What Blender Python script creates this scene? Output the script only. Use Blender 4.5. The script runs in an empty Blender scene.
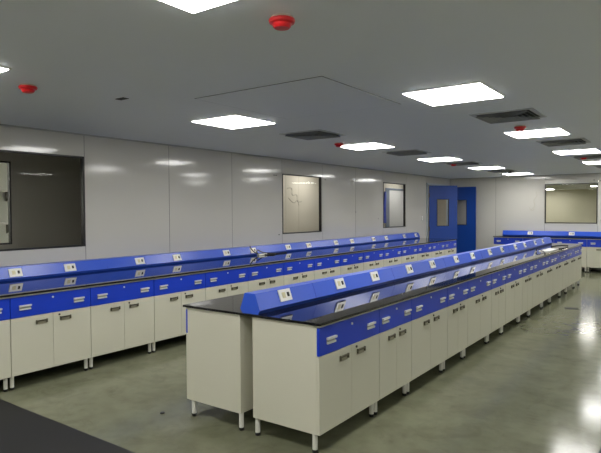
import bpy, bmesh, math, random
from mathutils import Matrix, Vector
random.seed(4)
C = bpy.context.scene.collection
S = bpy.context.scene

# ------------------------------------------------------------------ materials
def srgb(r, g, b):
    f = lambda c: (c/255/12.92) if c/255 <= .04045 else ((c/255+.055)/1.055)**2.4
    return (f(r), f(g), f(b), 1)

def new_mat(name):
    m = bpy.data.materials.new(name); m.use_nodes = True
    return m, m.node_tree.nodes, m.node_tree.links, m.node_tree.nodes['Principled BSDF']

def mat(name, col, rough=.5, metal=0., spec=.5, var=0., vscale=3., bump=0., bscale=40., coat=0.):
    m, N, L, b = new_mat(name)
    b.inputs['Base Color'].default_value = col
    b.inputs['Roughness'].default_value = rough
    b.inputs['Metallic'].default_value = metal
    b.inputs['Specular IOR Level'].default_value = spec
    b.inputs['Coat Weight'].default_value = coat
    tc = N.new('ShaderNodeTexCoord')
    n = N.new('ShaderNodeTexNoise'); n.inputs['Scale'].default_value = vscale; n.inputs['Detail'].default_value = 5
    L.new(tc.outputs['Object'], n.inputs['Vector'])
    mx = N.new('ShaderNodeMix'); mx.data_type = 'RGBA'
    L.new(n.outputs['Fac'], mx.inputs['Factor'])
    mx.inputs['A'].default_value = tuple(c*(1-var) for c in col[:3])+(1,)
    mx.inputs['B'].default_value = tuple(min(1, c*(1+var)) for c in col[:3])+(1,)
    L.new(mx.outputs['Result'], b.inputs['Base Color'])
    if bump:
        n2 = N.new('ShaderNodeTexNoise'); n2.inputs['Scale'].default_value = bscale
        L.new(tc.outputs['Object'], n2.inputs['Vector'])
        bp = N.new('ShaderNodeBump'); bp.inputs['Strength'].default_value = bump; bp.inputs['Distance'].default_value = .01
        L.new(n2.outputs['Fac'], bp.inputs['Height']); L.new(bp.outputs['Normal'], b.inputs['Normal'])
    return m

def emit(name, col, s):
    m = bpy.data.materials.new(name); m.use_nodes = True
    N = m.node_tree.nodes; L = m.node_tree.links; N.clear()
    e = N.new('ShaderNodeEmission'); o = N.new('ShaderNodeOutputMaterial')
    e.inputs['Color'].default_value = col; e.inputs['Strength'].default_value = s
    L.new(e.outputs[0], o.inputs[0]); return m

def glass(name, tint=(1, 1, 1, 1), ior=1.5):
    m = bpy.data.materials.new(name); m.use_nodes = True
    N = m.node_tree.nodes; L = m.node_tree.links; N.clear()
    t = N.new('ShaderNodeBsdfTransparent'); t.inputs['Color'].default_value = tint
    g = N.new('ShaderNodeBsdfGlossy'); g.inputs['Roughness'].default_value = .02
    lw = N.new('ShaderNodeLayerWeight'); lw.inputs['Blend'].default_value = .5
    pw = N.new('ShaderNodeMath'); pw.operation = 'POWER'; pw.inputs[1].default_value = 5
    f = N.new('ShaderNodeMath'); f.operation = 'MULTIPLY_ADD'; f.inputs[1].default_value = .94; f.inputs[2].default_value = .003
    L.new(lw.outputs['Facing'], pw.inputs[0]); L.new(pw.outputs[0], f.inputs[0])
    x = N.new('ShaderNodeMixShader'); o = N.new('ShaderNodeOutputMaterial')
    L.new(f.outputs[0], x.inputs[0]); L.new(t.outputs[0], x.inputs[1]); L.new(g.outputs[0], x.inputs[2]); L.new(x.outputs[0], o.inputs[0])
    return m

def floor_mat():
    m, N, L, b = new_mat('grey epoxy floor')
    tc = N.new('ShaderNodeTexCoord')
    a = N.new('ShaderNodeTexNoise'); a.inputs['Scale'].default_value = .9; a.inputs['Detail'].default_value = 8; a.inputs['Roughness'].default_value = .6
    c = N.new('ShaderNodeTexNoise'); c.inputs['Scale'].default_value = 7; c.inputs['Detail'].default_value = 6
    L.new(tc.outputs['Object'], a.inputs['Vector']); L.new(tc.outputs['Object'], c.inputs['Vector'])
    r1 = N.new('ShaderNodeValToRGB')
    r1.color_ramp.elements[0].position = .3; r1.color_ramp.elements[0].color = FLOOR_A
    r1.color_ramp.elements[1].position = .68; r1.color_ramp.elements[1].color = FLOOR_B
    L.new(a.outputs['Fac'], r1.inputs['Fac'])
    r2 = N.new('ShaderNodeValToRGB')
    r2.color_ramp.elements[0].position = .25; r2.color_ramp.elements[0].color = (.84, .84, .84, 1)
    r2.color_ramp.elements[1].position = .6; r2.color_ramp.elements[1].color = (1, 1, 1, 1)
    L.new(c.outputs['Fac'], r2.inputs['Fac'])
    mx = N.new('ShaderNodeMix'); mx.data_type = 'RGBA'; mx.blend_type = 'MULTIPLY'; mx.inputs['Factor'].default_value = 1
    L.new(r1.outputs[0], mx.inputs['A']); L.new(r2.outputs[0], mx.inputs['B'])
    s3 = N.new('ShaderNodeTexNoise'); s3.inputs['Scale'].default_value = 3.2; s3.inputs['Detail'].default_value = 10; s3.inputs['Roughness'].default_value = .72; s3.inputs['Distortion'].default_value = .8
    L.new(tc.outputs['Object'], s3.inputs['Vector'])
    r3 = N.new('ShaderNodeValToRGB')
    r3.color_ramp.elements[0].position = .36; r3.color_ramp.elements[0].color = (.62, .62, .6, 1)
    r3.color_ramp.elements[1].position = .5; r3.color_ramp.elements[1].color = (1, 1, 1, 1)
    L.new(s3.outputs['Fac'], r3.inputs['Fac'])
    mx3 = N.new('ShaderNodeMix'); mx3.data_type = 'RGBA'; mx3.blend_type = 'MULTIPLY'; mx3.inputs['Factor'].default_value = .42
    L.new(mx.outputs['Result'], mx3.inputs['A']); L.new(r3.outputs[0], mx3.inputs['B'])
    L.new(mx3.outputs['Result'], b.inputs['Base Color'])
    mr = N.new('ShaderNodeMapRange'); mr.inputs['To Min'].default_value = .09; mr.inputs['To Max'].default_value = .18
    L.new(c.outputs['Fac'], mr.inputs['Value']); L.new(mr.outputs[0], b.inputs['Roughness'])
    d = N.new('ShaderNodeTexNoise'); d.inputs['Scale'].default_value = 5; d.inputs['Detail'].default_value = 3
    L.new(tc.outputs['Object'], d.inputs['Vector'])
    bp = N.new('ShaderNodeBump'); bp.inputs['Strength'].default_value = .012; bp.inputs['Distance'].default_value = .006
    L.new(d.outputs['Fac'], bp.inputs['Height']); L.new(bp.outputs['Normal'], b.inputs['Normal'])
    b.inputs['Specular IOR Level'].default_value = .16
    return m

def granite():
    m, N, L, b = new_mat('polished black granite')
    tc = N.new('ShaderNodeTexCoord')
    v = N.new('ShaderNodeTexNoise'); v.inputs['Scale'].default_value = 160; v.inputs['Detail'].default_value = 2
    L.new(tc.outputs['Object'], v.inputs['Vector'])
    r = N.new('ShaderNodeValToRGB')
    r.color_ramp.elements[0].position = .55; r.color_ramp.elements[0].color = (.006, .006, .007, 1)
    r.color_ramp.elements[1].position = .8; r.color_ramp.elements[1].color = (.05, .05, .052, 1)
    L.new(v.outputs['Fac'], r.inputs['Fac']); L.new(r.outputs[0], b.inputs['Base Color'])
    b.inputs['Roughness'].default_value = .035
    b.inputs['IOR'].default_value = GR_IOR
    return m

FLOOR_A = srgb(101, 103, 83); FLOOR_B = srgb(122, 123, 101)
GR_IOR = 1.5
M = dict(
    floor=floor_mat(), granite=granite(),
    ceil=mat('matt grey ceiling panel', srgb(243, 247, 250), .5, var=.03, vscale=.6),
    wall=mat('glossy off-white wall panel', srgb(196, 194, 187), .085, spec=.4, var=.025, vscale=1.2, bump=.05, bscale=2.5),
    wallw=mat('matt white wall', srgb(243, 243, 240), .6),
    groove=mat('grey sealant', srgb(95, 95, 92), .6),
    trim=mat('grey coving strip', srgb(170, 170, 166), .4), jamb=mat('pale door frame', srgb(175, 185, 190), .4),
    cab=mat('cream powder-coated steel', srgb(200, 198, 180), .33, var=.02, vscale=2),
    cabin=mat('shadow gap grey', srgb(70, 68, 62), .6),
    blue=mat('royal blue powder coat', srgb(18, 58, 190), .3, var=.03, vscale=2),
    spine=mat('bright blue powder coat', srgb(44, 86, 204), .3, var=.03, vscale=2),
    doorblue=mat('blue painted door', srgb(8, 62, 150), .35, var=.05, vscale=2),
    chrome=mat('brushed steel', srgb(225, 225, 220), .3, metal=.25),
    dark=mat('dark recess', srgb(60, 58, 48), .5),
    black=mat('black rubber', srgb(16, 16, 17), .55),
    gasket=mat('black gasket', srgb(22, 22, 22), .4),
    white=mat('white plastic', srgb(225, 225, 220), .35),
    legw=mat('white leg paint', srgb(215, 214, 205), .35),
    socket=mat('yellowish socket plastic', srgb(205, 198, 160), .4),
    vent=mat('grey painted aluminium', srgb(196, 199, 200), .45),
    red=mat('red plastic dust cap', srgb(215, 28, 34), .3),
    rim=mat('cream plastic', srgb(205, 190, 175), .4),
    mat_=mat('black rubber sheet', srgb(19, 19, 20), .6, var=.15, vscale=2.2),
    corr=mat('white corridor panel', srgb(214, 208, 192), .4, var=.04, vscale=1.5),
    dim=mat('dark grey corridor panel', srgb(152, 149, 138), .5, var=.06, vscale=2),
    beige=mat('beige far wall', srgb(215, 212, 188), .5, var=.03),
    paper=mat('white paper', srgb(225, 225, 220), .6),
    store=mat('white store room panel', srgb(230, 232, 226), .5, var=.02),
    slate=mat('blue grey frame', srgb(120, 132, 148), .4),
    smudge=mat('brown pencil mark', srgb(176, 170, 154), .7),
    glass=glass('clear glass'), 
    panel=emit('lit light panel', (1, .985, .95, 1), 24),
    panel2=emit('lit far room panel', (1, .97, .9, 1), 28.), panel3=emit('lit corridor panel', (1, .98, .94, 1), 9.5),
)

# ------------------------------------------------------------------ helpers
class MB:
    def __init__(self): self.bm = bmesh.new()
    def box(self, x0, x1, y0, y1, z0, z1, bev=0):
        if x0 > x1: x0, x1 = x1, x0
        if y0 > y1: y0, y1 = y1, y0
        v = [self.bm.verts.new((x, y, z)) for x in (x0, x1) for y in (y0, y1) for z in (z0, z1)]
        fs = [self.bm.faces.new([v[i] for i in f]) for f in ((0,1,3,2), (4,6,7,5), (0,4,5,1), (2,3,7,6), (0,2,6,4), (1,5,7,3))]
        if bev:
            es = list({e for f in fs for e in f.edges})
            bmesh.ops.bevel(self.bm, geom=es, offset=bev, segments=2, profile=.5, affect='EDGES')
        return self
    def prism(self, pts, a, b, axis='y'):
        """closed outline pts (u,v) swept from a to b. axis y: (u,.,v)=(x,z); axis x: (y,z); axis z: (x,y)"""
        def P(u, v, t):
            return {'y': (u, t, v), 'x': (t, u, v), 'z': (u, v, t)}[axis]
        A = [self.bm.verts.new(P(u, v, a)) for u, v in pts]; B = [self.bm.verts.new(P(u, v, b)) for u, v in pts]
        n = len(pts)
        self.bm.faces.new(A); self.bm.faces.new(B[::-1])
        for i in range(n): self.bm.faces.new((A[i], B[i], B[(i+1) % n], A[(i+1) % n]))
        return self
    def lathe(self, prof, cx=0, cy=0, n=20):
        rings = []
        for r, z in prof:
            if r < 1e-6: rings.append([self.bm.verts.new((cx, cy, z))])
            else: rings.append([self.bm.verts.new((cx+r*math.cos(2*math.pi*i/n), cy+r*math.sin(2*math.pi*i/n), z)) for i in range(n)])
        for a, b in zip(rings, rings[1:]):
            for i in range(n):
                j = (i+1) % n
                if len(a) == 1 and len(b) > 1: self.bm.faces.new((a[0], b[i], b[j]))
                elif len(b) == 1 and len(a) > 1: self.bm.faces.new((a[i], a[j], b[0]))
                elif len(a) > 1: self.bm.faces.new((a[i], a[j], b[j], b[i]))
        for R in (rings[0], rings[-1]):
            if len(R) > 1: self.bm.faces.new(R)
        return self
    def tube(self, pts, r, n=8):
        pts = [Vector(p) for p in pts]; rings = []
        for i, p in enumerate(pts):
            d = (pts[min(i+1, len(pts)-1)]-pts[max(i-1, 0)]).normalized()
            a = d.cross(Vector((0, 0, 1)));
            if a.length < 1e-3: a = Vector((1, 0, 0))
            a.normalize(); b = d.cross(a)
            rings.append([self.bm.verts.new(p+a*r*math.cos(2*math.pi*k/n)+b*r*math.sin(2*math.pi*k/n)) for k in range(n)])
        for A, B in zip(rings, rings[1:]):
            for k in range(n): self.bm.faces.new((A[k], A[(k+1) % n], B[(k+1) % n], B[k]))
        self.bm.faces.new(rings[0]); self.bm.faces.new(rings[-1]); return self
    def build(self, name, m, parent=None, smooth=False):
        bmesh.ops.recalc_face_normals(self.bm, faces=self.bm.faces)
        me = bpy.data.meshes.new(name); self.bm.to_mesh(me); self.bm.free()
        if smooth:
            for p in me.polygons: p.use_smooth = True
        me.materials.append(m if not isinstance(m, str) else M[m])
        o = bpy.data.objects.new(name, me); C.objects.link(o)
        if parent: o.parent = parent
        if smooth:
            me.set_sharp_from_angle(angle=math.radians(35))
        return o

def empty(name, loc=(0, 0, 0), rz=0):
    o = bpy.data.objects.new(name, None); C.objects.link(o); o.empty_display_size = .1
    o.location = loc; o.rotation_euler = (0, 0, rz); return o

def tag(o, label=None, cat=None, group=None, kind=None):
    if label: o['label'] = label
    if cat: o['category'] = cat
    if group: o['group'] = group
    if kind: o['kind'] = kind
    return o

def struct(o): o['kind'] = 'structure'; return o

KIDS = {}
def kids(o): return [c for c in bpy.data.objects if c.parent == o]
def copy_tree(o, parent=None):
    if o.name not in KIDS: KIDS[o.name] = kids(o)
    c = o.copy(); C.objects.link(c); c.parent = parent
    for ch in KIDS[o.name]: copy_tree(ch, c)
    return c

ORD = ['', 'nearest', 'second', 'third', 'fourth', 'fifth', 'sixth', 'seventh', 'eighth', 'ninth', 'tenth', 'eleventh', 'twelfth', 'thirteenth', 'fourteenth', 'fifteenth', 'sixteenth']

# ------------------------------------------------------------------ room numbers
H = 2.635            # ceiling
XL, XR = -6.31, 2.3  # side walls
YB, YF = 16.81, -2.2 # far and rear wall
CT = .90
T = .05
W0, W1 = 1.215, 2.352    # window sill and head
DY0, DY1, DH = 14.97, 16.66, 2.385

# floor, ceiling
struct(MB().box(XL-1.4, XR+.1, YF-.1, 30.2, -.1, 0).build('floor', 'floor'))
struct(MB().box(XL-1.6, XR+.1, YF-.1, 30.2, H, H+.1).build('ceiling', 'ceil'))

def wall_x(name, x0, x1, seams, openings, m='wall', gap=.004):
    """wall standing along y, built panel by panel with sealed seams; openings (y0,y1,z0,z1)"""
    b = MB()
    for a, c in zip(seams, seams[1:]):
        a2, c2 = a+gap, c-gap
        cuts = sorted({a2, c2, *[min(max(v, a2), c2) for o in openings for v in o[:2]]})
        for p, q in zip(cuts, cuts[1:]):
            if q-p < 1e-4: continue
            mid = (p+q)/2; hit = [o for o in openings if o[0] < mid < o[1]]
            if not hit: b.box(x0, x1, p, q, 0, H)
            else:
                o = hit[0]
                if o[2] > 0: b.box(x0, x1, p, q, 0, o[2])
                b.box(x0, x1, p, q, o[3], H)
    w = struct(b.build(name, m))
    # sealant inside the seams
    g = MB()
    for s in seams[1:-1]:
        hit = [o for o in openings if o[0] < s < o[1]]
        xa, xb = min(x0, x1)+.012, max(x0, x1)-.002
        if not hit: g.box(xa, xb, s-gap, s+gap, 0, H)
        else:
            g.box(xa, xb, s-gap, s+gap, 0, hit[0][2]); g.box(xa, xb, s-gap, s+gap, hit[0][3], H)
    g.build('seam_sealant', 'groove', w)
    return w

left_open = [(1.9, 4.068, W0, W1), (8.175, 9.5, W0, W1), (12.26, 13.54, W0, W1), (DY0, DY1, 0, DH)]
seams = [YF, -1.44, -.07, 1.30, 2.69, 4.068+.006, 5.45, 6.80, 8.168, 9.54, 10.90, 12.25, 13.60, DY0-.03, YB]
wall_x('wall_left', XL, XL-T, seams, left_open)
# wall behind the benches at the far end
b = MB()
bx = [XL-.1, -4.9, -3.53, -2.19, -.9, .3, XR+.1]
for a, c in zip(bx, bx[1:]):
    if abs(a+3.53) < 1e-6:
        b.box(a+.004, c-.004, YB, YB+T, 0, 1.265); b.box(a+.004, c-.004, YB, YB+T, 2.375, H)
    else: b.box(a+.004, c-.004, YB, YB+T, 0, H)
wb = struct(b.build('wall_back', 'wall'))
g = MB()
for s in bx[1:-1]: g.box(s-.004, s+.004, YB+.002, YB+T-.002, 0, 1.2 if s in (-3.53, -2.19) else H)
g.build('seam_sealant', 'groove', wb)
struct(MB().box(XR, XR+T, YF, YB, 0, H).build('wall_right', 'wallw'))  # unseen right wall, placed and whitened to match the room's light
struct(MB().box(XL-T, XR+T, YF-T, YF, 0, H).build('wall_front', 'wallw'))
# coving and skirting strips
cov = [(0, 0), (.018, 0), (.018, -.004), (.004, -.018), (0, -.018)]
struct(MB().prism([(XL+u, H+v) for u, v in cov], YF, YB-.03).build('trim_1', 'trim'))
struct(MB().prism([(YB-u, H+v) for u, v in cov], XL, XR, 'x').build('trim_2', 'trim'))
struct(MB().box(XL, XL+.012, YF, DY0-.08, 0, .09).build('baseboard_left', 'trim'))
struct(MB().box(-5.35, XR, YB-.012, YB, 0, .09).build('baseboard_back', 'trim'))

# ------------------------------------------------------------------ windows
def win_x(name, y0, y1, z0, z1, x=XL, right_thick=False):
    b = MB(); f = .02
    b.box(x+.004, x-T-.004, y0, y0+f, z0, z1); b.box(x+.004, x-T-.004, y1-f*(2 if right_thick else 1), y1, z0, z1)
    b.box(x+.004, x-T-.004, y0+f, y1-f, z0, z0+f); b.box(x+.004, x-T-.004, y0+f, y1-f, z1-f, z1)
    o = struct(b.build(name, 'gasket'))
    MB().box(x-.02, x-.026, y0+f, y1-f, z0+f, z1-f).build('glass_pane', 'glass', o)
    return o
win_x('window_1', 1.9, 4.068, W0, W1)
win_x('window_2', 8.175, 9.5, W0, W1)
win_x('window_3', 12.26, 13.54, W0, W1)
b = MB(); f = .022; x0, x1, z0, z1 = -3.526, -2.194, 1.265, 2.375
b.box(x0, x0+f, YB-.004, YB+T, z0, z1); b.box(x1-f, x1, YB-.004, YB+T, z0, z1)
b.box(x0+f, x1-f, YB-.004, YB+T, z0, z0+f); b.box(x0+f, x1-f, YB-.004, YB+T, z1-f, z1)
w4 = struct(b.build('window_4', 'gasket'))
MB().box(x0+f, x1-f, YB+.02, YB+.026, z0+f, z1-f).build('glass_pane', 'glass', w4)

# corridor behind the left wall (dark at the near end, lit further on)
CX = -7.62
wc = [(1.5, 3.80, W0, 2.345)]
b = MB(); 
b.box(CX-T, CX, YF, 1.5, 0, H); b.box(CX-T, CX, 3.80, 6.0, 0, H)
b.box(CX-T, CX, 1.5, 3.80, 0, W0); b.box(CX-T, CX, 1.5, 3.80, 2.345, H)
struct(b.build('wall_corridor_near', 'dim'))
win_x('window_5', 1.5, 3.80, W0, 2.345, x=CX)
struct(MB().box(CX-.02, XL-T, 6.0, 6.1, 0, H).build('wall_added_partition', 'dim'))  # unseen partition, added to keep the near corridor section dark
b = MB()
for a, c in ((6.1, 7.4), (7.4, 8.7), (8.7, 10.0), (10.0, 10.5), (10.5, 11.8), (11.8, 13.1), (13.1, 14.95), (16.3, 17.9)):
    b.box(CX-T, CX, a+.003, c-.003, 0, H)
b.box(CX-T, CX, 14.95, 16.3, 2.33, H)
struct(b.build('wall_corridor_far', 'corr'))
struct(MB().box(CX-T, XL-T, 17.9, 18.0, 0, H).build('wall_corridor_end', 'corr'))
struct(MB().box(XL-T, XL, YB+T, 17.9, 0, H).build('wall_corridor_side', 'corr'))
# lit store room seen through both panes at the left edge
b = MB(); b.box(-9.7, -9.6, YF, 5.2, 0, H); b.box(-9.6, CX-T, 5.1, 5.2, 0, H); b.box(-9.6, CX-T, YF-.1, YF, 0, H)
struct(b.build('wall_store', 'store'))
struct(MB().box(-9.7, XL-1.4, YF-.1, 5.2, -.1, 0).build('floor_store', 'store'))
struct(MB().box(-9.7, XL-1.6, YF-.1, 5.2, H, H+.1).build('ceiling_store', 'store'))
t = empty('wall_shelf', (-9.6, 4.6, 0))
tag(t, 'pale shelving on brackets inside the lit room behind the big dark window', 'shelf')
for z in (1.45, 2.0):
    MB().box(0, .35, -1.4, .3, z, z+.03).build('shelf_board', 'white', t)
    for y in (-1.2, .1): MB().prism([(0, z-.16), (0, z), (.26, z)], y-.012, y+.012).build('bracket', 'dark', t)
# doorway frame and white door on the far side of the corridor
b = MB(); b.box(CX-.1, CX+.02, 14.95, 15.18, 0, 2.28); b.box(CX-.1, CX+.02, 16.24, 16.3, 0, 2.28); b.box(CX-.1, CX+.02, 14.95, 16.3, 2.28, 2.33)
struct(b.build('trim_3', 'slate'))
d3 = struct(MB().box(CX-.06, CX-.01, 15.185, 16.235, .01, 2.275).build('door_3', 'white'))
MB().box(CX-.01, CX+.03, 15.26, 15.29, .98, 1.12).build('door_handle', 'chrome', d3)
b = MB(); n = 8; L_, R_ = [], []
for i in range(n+1):
    z = 2.22-i*.118
    L_.append((14.86-.13*(min(i, 4)/4), z)); R_.append((14.90+.02*math.sin(i), z))
b.prism(L_+R_[::-1], CX+.004, CX+.05, 'x')
tag(b.build('blue_strip', 'blue'), 'narrow blue strip on the corridor wall, seen through the third window', 'cloth')  # narrow blue strip with a wavy edge on the corridor wall
# big room behind the far window
b = MB(); b.box(-10, -9.9, YB+T+1.2, 30, 0, H); b.box(-10, XR+.1, 30, 30.1, 0, H); b.box(XR, XR+.1, YB+T, 30, 0, H); b.box(-9.9, XL-T, 17.99, 18.1, 0, H)
struct(b.build('wall_far_room', 'beige'))
struct(MB().box(-10, XL-1.4, 18.0, 30.2, -.1, 0).build('floor_far_room', 'floor'))
struct(MB().box(-10, XL-1.6, 18.0, 30.2, H, H+.1).build('ceiling_far_room', 'ceil'))

# ------------------------------------------------------------------ blue double door at the corner
b = MB()
b.box(XL-T-.01, XL+.03, DY0-.05, DY0+.015, 0, DH); b.box(XL-T-.01, XL+.03, DY1-.015, DY1+.05, 0, DH); b.box(XL-T-.01, XL+.03, DY0-.05, DY1+.05, DH, DH+.05)
struct(b.build('trim_4', 'jamb'))
def leaf(name, loc, rz, w, flip):
    """door leaf: local x from hinge to free edge, thickness in y"""
    h0, h1 = .012, 2.36
    p0, p1 = w*.26, w*.70; q0, q1 = 1.19, 1.97
    if flip: p0, p1 = w*.20, w*.66
    b = MB(); th = .022
    b.box(0, p0, -th, th, h0, h1); b.box(p1, w, -th, th, h0, h1); b.box(p0, p1, -th, th, h0, q0); b.box(p0, p1, -th, th, q1, h1)
    o = struct(b.build(name, 'doorblue')); o.location = loc; o.rotation_euler = (0, 0, rz)
    b = MB(); f = .018
    b.box(p0, p0+f, -th-.004, th+.004, q0, q1); b.box(p1-f, p1, -th-.004, th+.004, q0, q1)
    b.box(p0+f, p1-f, -th-.004, th+.004, q0, q0+f); b.box(p0+f, p1-f, -th-.004, th+.004, q1-f, q1)
    b.build('pane_frame', 'gasket', o)
    MB().box(p0+f, p1-f, -.003, .003, q0+f, q1-f).build('glass_pane', 'glass', o)
    for z in (.3, 1.12, 2.08):
        b = MB(); b.lathe([(.014, z-.06), (.014, z+.06)], 0, -th-.006, 10); b.build('hinge', 'dark', o)
    return o
leaf('door_1', (XL+.06, DY0+.03, 0), math.radians(90-46), .84, False)
leaf('door_2', (XL+.06, DY1-.02, 0), math.radians(0), .81, True)

# ------------------------------------------------------------------ lab base cabinets
ZB, ZT = .136, .882
M['dull'] = mat('dull bronze steel', srgb(92, 88, 72), .4, metal=.3)
M['pullgrey'] = mat('grey pull plate', srgb(150, 146, 126), .4)
M['plate'] = mat('grey steel plate', srgb(160, 160, 150), .4, metal=.1)
def make_cabinet(w, depth):
    """front face looks to local +x, width along local +y from 0, body goes to -depth"""
    r = empty('lab_base_cabinet')
    g = .0018; ft = .02
    b = MB(); pt = .018
    b.box(-depth, -ft, g, pt, ZB, ZT); b.box(-depth, -ft, w-pt, w-g, ZB, ZT)
    b.box(-depth, -ft-.002, pt, w-pt, ZB, ZB+pt); b.box(-depth, -depth+pt, pt, w-pt, ZB+pt, ZT)
    b.box(-depth+pt, -ft-.002, pt, w-pt, ZT-.02, ZT)
    b.box(-ft-.03, -.004, g, w-g, .866, ZT)          # rail under the worktop
    b.box(-.05, -ft-.002, pt, w-pt, .655, .675)
    b.build('body', 'cab', r)
    dr = MB().box(-ft, 0, .0035, w-.0035, .672, .863, bev=.0015).build('drawer', 'blue', r)
    e = .136 if depth > .9 else (.146 if w > .7 else .098)
    def pull(parent, yc, zc, ww=.108, hh=.046, m1='chrome', lab=None):
        b2 = MB()
        b2.box(.0005, .003, yc-ww/2, yc+ww/2, zc-hh/2, zc+hh/2)
        o = b2.build('handle', M['plate'], parent)
        b2 = MB()
        b2.box(.003, .02, yc-ww/2-.003, yc+ww/2+.003, zc+hh/2-.015, zc+hh/2)
        b2.box(.003, .012, yc-ww/2, yc+ww/2, zc-hh/2, zc-hh/2+.013)
        b2.build('grip', m1, o)
        return o
    def lock(parent, yc, zc, m='chrome'):
        b = MB(); n = 12
        pts = [(yc+.0095*math.cos(2*math.pi*i/n), zc+.0095*math.sin(2*math.pi*i/n)) for i in range(n)]
        b.prism(pts, 0, .007, 'x')
        return b.build('lock', m, parent)
    for yc in (e, w-e):
        pull(dr, yc, .762)
    lock(dr, w/2, .825)
    mid = w/2
    for k, (a, c) in enumerate(((.0035, mid-.0015), (mid+.0015, w-.0035))):
        d = MB().box(-ft, 0, a, c, ZB, .668, bev=.0015).build('door', 'cab', r)
        yc = mid-.118 if k == 0 else mid+.125
        if w < .7: yc = mid-.10 if k == 0 else mid+.105
        h = MB().box(.0005, .004, yc-.054, yc+.054, .578, .612).build('handle', M['pullgrey'], d)
        gb = MB(); gb.box(.004, .018, yc-.054, yc+.054, .610, .621)
        gb.box(.004, .016, yc-.058, yc-.047, .590, .624); gb.box(.004, .016, yc+.047, yc+.058, .590, .624)
        gb.build('grip', M['dull'], h)
        if k == 1: lock(d, mid+.065, .643, M['dark'])
    for sx in (-.056, -depth+.02):
        for y in (.030, w-.030):
            lg = MB().lathe([(.0185, .024), (.0185, ZB)], sx, y, 14).build('leg', 'legw', r, smooth=True)
            MB().lathe([(.016, 0), (.02, .006), (.02, .02), (.014, .024)], sx, y, 14).build('foot', 'black', lg, smooth=True)
    return r

def place(proto, first, loc, rz):
    o = proto if first else copy_tree(proto)
    o.location = loc; o.rotation_euler = (0, 0, rz); return o

XI0, XI1 = -3.352, -2.023     # island worktop
Y0I, Y1I = 3.02, 13.345
pitch, w1 = 1.474, .862
w2 = pitch-w1
wide = make_cabinet(w1, .586); narrow = make_cabinet(w2, .586)
y = Y0I+.015
NI = 14; used = {'w': True, 'n': True}
isl = []
for i in range(NI):
    big = i % 2 == 0
    k = 'w' if big else 'n'
    o = place(wide if big else narrow, used[k], (XI1-.018, y, 0), 0); used[k] = False
    size = 'wide' if big else 'narrow'
    which = 'at the near end' if i == 0 else ('at the far end' if i == NI-1 else ORD[i+1]+' from the near end')
    tag(o, f'{size} cream cabinet, {which}, right side of the centre bench', 'cabinet', 'cabinets along the right side of the centre bench')
    isl.append((y, w1 if big else w2)); y += w1 if big else w2
YEND = y
for i, (yy, w) in enumerate(isl):      # the side that faces the wall bench
    o = copy_tree(wide if w == w1 else narrow)
    o.location = (XI0+.018, yy+w, 0); o.rotation_euler = (0, 0, math.pi)
    if i == 0: tag(o, 'cream cabinet showing a plain end panel, near end of the centre bench, left side', 'cabinet', 'cabinets along the left side of the centre bench')
    else: tag(o, 'cream cabinet hidden behind the others on the left side of the centre bench', 'cabinet', 'hidden cabinets on the left side of the centre bench')
# wall bench
wl = .823
lc = make_cabinet(wl, .93)
YL0 = 2.512
for i in range(-1, 14):
    o = place(lc, i == -1, (-5.077-.018, YL0+i*wl, 0), 0)
    which = 'cut off by the left edge of the photo' if i == -1 else ('at the far end by the blue doors' if i == 13 else 'first full one from the left' if i == 0 else ORD[i+1]+' full one from the left')
    tag(o, f'cream cabinet under the wall bench, {which}', 'cabinet', 'cabinets under the wall bench')
# bench across the far end
wk = .80
bc = make_cabinet(wk, .60)
names = ['leftmost', 'second from the left', 'third from the left', 'at the right edge of the photo']
for i in range(4):
    o = place(bc, i == 0, (-4.73+i*wk, 16.02+.018, 0), -math.pi/2)
    tag(o, f'cream cabinet under the far cross bench, {names[i]}', 'cabinet', 'cabinets under the far cross bench')

# worktops
tag(MB().box(XI0, XI1, Y0I, YEND+.015, ZT, CT, bev=.002).build('worktop', 'granite'), 'long polished black worktop of the centre bench, reflecting its blue socket spine', 'worktop')
YLE = YL0+14*wl
tag(MB().box(XL+.014, -5.077, YL0-wl, YLE+.01, ZT, CT, bev=.002).build('worktop', 'granite'), 'long polished black worktop of the bench along the left wall', 'worktop')
tag(MB().box(-4.746, -1.52, 16.02, YB-.014, ZT, CT, bev=.002).build('worktop', 'granite'), 'polished black worktop of the cross bench under the far window', 'worktop')

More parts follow.
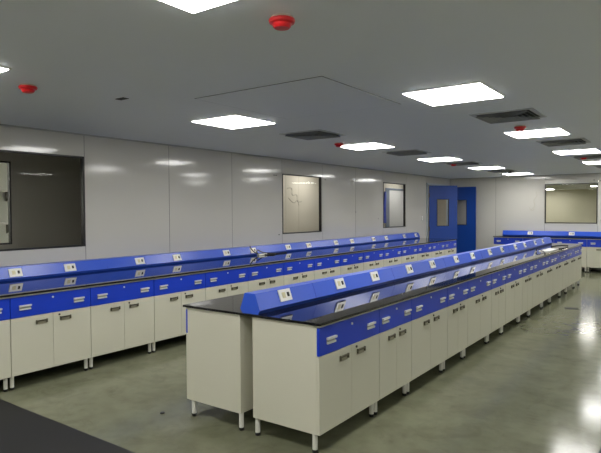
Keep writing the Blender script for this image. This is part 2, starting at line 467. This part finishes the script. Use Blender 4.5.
# ------------------------------------------------------------------ blue socket spines
def spine_profile(kind):
    if kind == 'double': return [(-.074, 0), (-.094, .030), (-.05, .150), (.05, .150), (.094, .030), (.074, 0)]
    return [(-.18, 0), (-.18, .147), (-.05, .147), (0, .026), (-.018, 0)]
def spine(kind, x, y0, y1, ys, label, rz=0, oy=0):
    """socket spine along local y; sockets on its +x slope"""
    r = empty('socket_spine', (x, oy, CT), rz)
    tag(r, label, 'socket spine')
    pr = spine_profile(kind)
    b = MB(); b.prism(pr, y0, y1); b.build('housing', 'spine', r)
    if kind == 'double': a, c = (.094, .030), (.05, .150)
    else: a, c = (0, .026), (-.05, .147)
    ux, uz = c[0]-a[0], c[1]-a[1]; L_ = math.hypot(ux, uz); ux /= L_; uz /= L_; nx, nz = uz, -ux
    def quad(s0, s1, t0, t1):
        P = lambda s, t: (a[0]+ux*s+nx*t, a[1]+uz*s+nz*t)
        return [P(s0, t0), P(s1, t0), P(s1, t1), P(s0, t1)]
    S0 = .030 if kind == 'double' else .014
    for yc in ys:
        p = MB().prism(quad(S0, S0+.092, .0003, .009), yc-.072, yc+.072).build('socket_plate', 'white', r)
        MB().prism(quad(S0+.024, S0+.068, .0092, .0115), yc-.04, yc-.002).build('outlet', 'socket', p)
        MB().prism(quad(S0+.03, S0+.064, .0092, .0145), yc+.022, yc+.044).build('switch', 'black', p)
    for yc in [v for v in joints(ys, y0, y1)]:
        sc = .0015
        pts = [(px*1.012+(.001 if px > 0 else -.001)*0, pz*1.006) for px, pz in pr]
        MB().prism(pts, yc-.003, yc+.003).build('joint_strip', 'blue', r)
    return r
def joints(ys, y0, y1):
    out = []
    for a, c in zip(ys, ys[1:]):
        if c-a > .75: out.append((a+c)/2)
    return out
iy = []
for k in range(7):
    iy += [3.36+1.457*k, 4.165+1.457*k]
iy = [v for v in iy if v < 12.86]
spine('double', -2.645, Y0I+.01, 12.92, iy, 'long blue ridge of power sockets running down the middle of the centre bench')
ly = [2.04]
for k in range(7):
    pass
ly += [3.085, 3.74, 4.765, 5.42, 6.46, 7.115, 8.10, 8.765, 9.76, 10.42, 11.41, 12.06, 13.08, 13.8]
spine('wall', -6.105, YL0-wl, 14.03, ly, 'long blue ridge of power sockets on the bench along the left wall')
# far cross bench: local +x -> world -y, local y -> world x
spine('wall', 0, -4.64, -1.52, [-3.87, -2.79], 'blue ridge of power sockets on the cross bench under the far window', -math.pi/2, 16.6)

# ------------------------------------------------------------------ ceiling fixtures
def make_light(m='panel'):
    r = empty('ceiling_light')
    s = .335
    b = MB(); f = .014
    b.box(-s, -s+f, -s, s, -.008, -.0005); b.box(s-f, s, -s, s, -.008, -.0005); b.box(-s+f, s-f, -s, -s+f, -.008, -.0005); b.box(-s+f, s-f, s-f, s, -.008, -.0005)
    b.build('frame', 'white', r)
    MB().box(-s+f+.002, s-f-.002, -s+f+.002, s-f-.002, -.013, -.001).build('diffuser', m, r)
    return r
L0 = make_light()
first = True
def tagl(o, lab): tag(o, lab, 'ceiling light', 'square ceiling light panels')
cols = [([(-4.15, -1.3), (-4.15, 1.59), (-4.148, 4.51), (-4.115, 7.42), (-4.04, 10.22), (-3.99, 12.95), (-3.975, 15.65)], 'left row'),
        ([(-1.70, -1.3), (-1.70, 1.59), (-1.692, 4.59), (-1.675, 7.53), (-1.665, 10.35), (-1.61, 12.98), (-1.60, 15.65)], 'right row'),
        ([(.95, 1.59), (.95, 7.5), (.95, 12.95)], 'third row')]  # third row is added out of view to brighten the bench's right side
whichs = ['behind the camera', 'nearest in', 'second from the camera in', 'third from the camera in', 'fourth from the camera in', 'fifth from the camera in', 'farthest in']
for xy, row in cols:
    for i, (cx, yv) in enumerate(xy):
        o = L0 if first else copy_tree(L0); first = False
        o.location = (cx, yv, H)
        lab = f'white square ceiling light panel, {whichs[i]} the {row}' if i else f'white square ceiling light panel behind the camera, {row}'
        if row == 'third row': lab = 'added square ceiling light out of view to the right, ' + ['beside the camera', 'over the middle of the centre bench', 'near the far wall'][i]
        tagl(o, lab)
# lamps of the rooms beyond
C0 = make_light('panel2'); C1 = make_light('panel3')
spots = [(-7.0, 7.3, 'corridor ceiling light behind the left wall, nearest'), (-7.0, 10.6, 'corridor ceiling light behind the left wall, middle'), (-6.95, 15.5, 'corridor ceiling light behind the left wall, by the double doors'),
         (-8.8, 2.6, 'ceiling light of the lit room behind the dark window'), (-5.95, 28.6, 'ceiling light seen through the far window, at its upper left corner'),
         (-3.0, 21.5, 'ceiling light of the room behind the far window, nearest'), (-3.3, 26.0, 'ceiling light of the room behind the far window, middle'), (-6.2, 23.5, 'ceiling light of the room behind the far window, left'), (-.8, 27.5, 'ceiling light of the room behind the far window, right')]
for i, (x, yv, lab) in enumerate(spots):
    o = (C1 if i == 0 else copy_tree(C1)) if i < 3 else (C0 if i == 3 else copy_tree(C0))
    o.location = (x, yv, H); tagl(o, 'white square '+lab)

def make_vent():
    r = empty('ceiling_vent')
    s = .31
    b = MB(); f = .045
    def ring(b, r0, z0, r1, z1, t=.004):
        # square sloped louvre ring from half-size r0 at z0 to r1 at z1
        c = [(-1, -1), (1, -1), (1, 1), (-1, 1)]
        A = [b.bm.verts.new((u*r0, v*r0, z0)) for u, v in c]; B = [b.bm.verts.new((u*r1, v*r1, z1)) for u, v in c]
        A2 = [b.bm.verts.new((u*(r0-t), v*(r0-t), z0)) for u, v in c]; B2 = [b.bm.verts.new((u*(r1-t), v*(r1-t), z1)) for u, v in c]
        for i in range(4):
            j = (i+1) % 4
            b.bm.faces.new((A[i], A[j], B[j], B[i])); b.bm.faces.new((A2[i], A2[j], B2[j], B2[i]))
            b.bm.faces.new((A[i], A[j], A2[j], A2[i])); b.bm.faces.new((B[i], B[j], B2[j], B2[i]))
    b.box(-s, -s+f, -s, s, -.008, -.0005); b.box(s-f, s, -s, s, -.008, -.0005); b.box(-s+f, s-f, -s, -s+f, -.008, -.0005); b.box(-s+f, s-f, s-f, s, -.008, -.0005)
    b.build('frame', 'vent', r)
    MB().box(-s+f, s-f, -s+f, s-f, -.0015, -.0005).build('backing', 'black', r)
    b = MB()
    for k in range(5):
        q = s-f-.004-k*.05
        ring(b, q-.028, -.003, q, -.03)
    b.build('louvres', 'ventd', r)
    return r
M['ventd'] = mat('dark grey louvres', srgb(150, 153, 153), .5)
V0 = make_vent()
vs = [(-4.02, 5.86, 'left row, nearest the camera'), (-3.99, 8.62, 'left row, second from the camera'), (-3.98, 11.35, 'left row, third from the camera'), (-3.98, 14.1, 'left row, farthest'),
      (-1.61, 5.95, 'right row, nearest the camera'), (-1.58, 8.72, 'right row, second from the camera'), (-1.60, 11.45, 'right row, third from the camera'), (-1.6, 14.2, 'right row, farthest')]
for i, (x, yv, lab) in enumerate(vs):
    o = V0 if i == 0 else copy_tree(V0); o.location = (x, yv, H)
    tag(o, 'square grey louvred ceiling vent, '+lab, 'ceiling vent', 'square ceiling vents')

def make_det():
    r = empty('smoke_detector')
    MB().lathe([(.058, -.0005), (.062, -.008), (.058, -.012)], n=28).build('base', 'rim', r, smooth=True)
    MB().lathe([(.066, -.012), (.068, -.018), (.064, -.030), (.050, -.036), (.046, -.048), (.038, -.056), (0, -.058)], n=28).build('dust_cap', 'red', r, smooth=True)
    return r
D0 = make_det()
ds = [(-1.725, 2.24, 'largest, at the top centre of the photo'), (-4.22, 2.25, 'above the big dark window at the left'), (-4.24, 6.85, 'beside the third light of the left row'), (-1.70, 6.78, 'beside the third light of the right row'),
      (-4.17, 11.3, 'far down the left row of lights'), (-1.72, 11.38, 'far down the right row of lights')]
for i, (x, yv, lab) in enumerate(ds):
    o = D0 if i == 0 else copy_tree(D0); o.location = (x, yv, H)
    tag(o, 'red capped round detector on the ceiling, '+lab, 'smoke detector', 'red capped ceiling detectors')
o = MB().lathe([(.05, -.0005), (.055, -.02), (.05, -.035), (.03, -.055), (0, -.062)], n=20).build('dome_camera', 'black', smooth=True)
o.location = (-3.83, 14.29, H); tag(o, 'small dark dome on the ceiling beside the farthest left lights', 'ceiling dome')
# cut-out in the ceiling and the access hatch
o = MB().box(-.055, .055, -.03, .03, -.004, -.0005).build('ceiling_cutout', 'black'); o.location = (-4.07, 3.0, H)
tag(o, 'small black rectangular cut-out plate in the ceiling left of the hatch', 'ceiling plate')
hx0, hx1, hy0, hy1 = -3.56, -2.24, 3.38, 4.70
r = empty('ceiling_hatch', (-2.9, 4.0, H)); tag(r, 'large flush ceiling access hatch with thin dark edges above the centre bench', 'ceiling hatch')
MB().box(hx0+2.9, hx1+2.9, hy0-4, hy1-4, -.004, -.0005).build('panel', 'ceil', r)
b = MB(); e = .006
b.box(hx0+2.9-e, hx1+2.9+e, hy0-4-e, hy0-4, -.003, -.0005); b.box(hx0+2.9-e, hx1+2.9+e, hy1-4, hy1-4+e, -.003, -.0005)
b.box(hx0+2.9-e, hx0+2.9, hy0-4, hy1-4, -.003, -.0005); b.box(hx1+2.9, hx1+2.9+e, hy0-4, hy1-4, -.003, -.0005)
b.build('edge_gap', 'groove', r)

# ------------------------------------------------------------------ loose things
# black cable plugged in on the wall bench spine
pts = [(-6.115, 7.02, 1.06), (-6.08, 7.0, 1.03), (-6.04, 7.05, .96), (-6.02, 7.16, .918), (-5.98, 7.32, .912), (-5.92, 7.45, .910), (-5.88, 7.36, .912), (-5.95, 7.22, .912), (-6.03, 7.12, .93), (-6.06, 7.15, .99), (-6.04, 7.28, .94), (-5.97, 7.5, .912), (-5.93, 7.8, .912)]
def smoothp(p, n=5):
    out = []
    for i in range(len(p)-1):
        p0 = Vector(p[max(i-1, 0)]); p1 = Vector(p[i]); p2 = Vector(p[i+1]); p3 = Vector(p[min(i+2, len(p)-1)])
        for k in range(n):
            t_ = k/n
            out.append(.5*((2*p1)+(p2-p0)*t_+(2*p0-5*p1+4*p2-p3)*t_*t_+(3*p1-p0-3*p2+p3)*t_**3))
    out.append(Vector(p[-1])); return out
cb = MB().tube(smoothp(pts), .009).build('power_cable', 'black', smooth=True)
tag(cb, 'black power cable looped over the blue socket ridge on the wall bench', 'cable')
MB().box(-5.99, -5.95, 7.06, 7.28, .9005, .93, bev=.006).build('connector', 'white', cb)
# things near the far end of the centre bench
b = MB(); b.box(-2.30, -2.12, 10.5, 11.3, .9005, .915, bev=.003)
tag(b.build('paper_tray', 'paper'), 'flat white tray lying near the far end of the centre bench', 'tray')
b = MB(); b.tube(smoothp([(-2.17, 10.35, .907), (-2.3, 10.4, .95), (-2.32, 10.42, .907)]), .006)
tag(b.build('bent_wire', 'black', smooth=True), 'short bent black wire beside the white tray on the centre bench', 'wire')
b = MB(); b.tube(smoothp([(-2.34, 11.75, .915), (-2.2, 11.95, .935), (-2.12, 12.2, .915)]), .014)
tag(b.build('dark_hose', 'black', smooth=True), 'short dark hose lying beyond the white tray on the centre bench', 'hose')
# black sheet on the floor, bottom left
o = MB().box(-4.96, -1.2, -.6, 2.345, .0005, .006).build('floor_sheet', 'mat_'); tag(o, 'black rubber sheet covering the floor in the bottom left corner', 'floor sheet')
o = MB().box(-.52, .6, 1.2, 4.4, .0005, .006).build('floor_sheet', 'mat_'); tag(o, 'black rubber sheet just showing at the bottom right corner', 'floor sheet')
o = MB().box(-.1, .1, -.07, .07, .0005, .004).build('floor_scrap', 'black'); o.location = (-1.68, 10.05, 0); o.rotation_euler = (0, 0, .3)
tag(o, 'small dark scrap lying on the floor right of the centre bench', 'scrap')
o = MB().lathe([(.018, .0005), (.02, .006), (.012, .012), (0, .013)], n=12).build('floor_stud', 'black'); o.location = (-3.53, 2.95, 0)
tag(o, 'tiny black stud on the floor left of the centre bench end', 'stud')
# scribbles and screw holes on the wall panels
def scrib(name, pts, parent, r=.006):
    MB().tube(smoothp(pts, 6), r, 6).build(name, 'smudge', parent)
wb_ = bpy.data.objects['wall_back']; wc_ = bpy.data.objects['wall_corridor_far']; wl_ = bpy.data.objects['wall_left']
scrib('pencil_mark', [(-3.76, YB, 2.17), (-3.74, YB, 2.05), (-3.82, YB, 1.92), (-3.80, YB, 1.75), (-3.90, YB, 1.64)], wb_)
scrib('pencil_mark', [(-3.95, YB, 1.72), (-3.88, YB, 1.62), (-3.80, YB, 1.68)], wb_)
zz = [(CX, 10.05+.10*k+(.07 if k % 2 else 0), 2.20-.075*k+(.05 if k % 2 else -.03)) for k in range(6)]
scrib('pencil_mark', zz, wc_, .010)
scrib('pencil_mark', [(CX, 10.1, 1.95), (CX, 10.3, 1.84), (CX, 10.45, 1.9), (CX, 10.5, 1.78)], wc_, .010)
for y, z in ((7.99, 2.31), (8.07, 1.21), (7.93, 2.31), (9.64, 2.30), (10.9, 1.62), (12.0, 1.45)):
    MB().box(XL-.001, XL+.004, y-.02, y+.02, z-.008, z+.008).build('screw_hole', 'groove', wl_)
for x, z in ((-2.28, 2.45), (-2.13, 2.42), (-2.1, 1.36)):
    MB().box(x-.012, x+.012, YB-.004, YB+.001, z-.012, z+.012).build('screw_hole', 'gasket', wb_)
# switch beside the doors
r = empty('light_switch', (XL, 14.63, 1.43)); tag(r, 'small white light switch on the wall left of the blue doors', 'light switch')
MB().box(.0005, .012, -.045, .045, -.06, .06, bev=.003).build('plate', 'white', r); MB().box(.012, .018, -.015, .015, -.025, .025).build('rocker', 'white', r)

# ------------------------------------------------------------------ camera
yaw, pit, rol = math.radians(-35.791), math.radians(-1.6199), math.radians(-.2934)
fwd = Vector((math.sin(yaw)*math.cos(pit), math.cos(yaw)*math.cos(pit), math.sin(pit)))
rt = Vector((math.cos(yaw), -math.sin(yaw), 0)); up = rt.cross(fwd)
r2 = rt*math.cos(rol)+up*math.sin(rol); u2 = -rt*math.sin(rol)+up*math.cos(rol)
mw = Matrix((r2, u2, -fwd)).transposed().to_4x4(); mw.translation = Vector((0, 0, 1.6502))
cam = bpy.data.cameras.new('camera'); co = bpy.data.objects.new('camera', cam); C.objects.link(co)
co.matrix_world = mw; cam.sensor_width = 36; cam.sensor_fit = 'HORIZONTAL'; cam.lens = 36*550.07/601; cam.clip_end = 100
S.camera = co

w = bpy.data.worlds.new('World'); S.world = w; w.use_nodes = True
w.node_tree.nodes['Background'].inputs['Color'].default_value = (.02, .02, .02, 1)
S.view_settings.view_transform = 'Standard'; S.view_settings.look = 'None'; S.view_settings.gamma = 1; S.view_settings.use_curve_mapping = False
S.view_settings.exposure = 0
S.cycles.max_bounces = 10; S.cycles.diffuse_bounces = 6; S.cycles.glossy_bounces = 5; S.cycles.transparent_max_bounces = 12
S.cycles.caustics_reflective = False
S.cycles.use_denoising = True
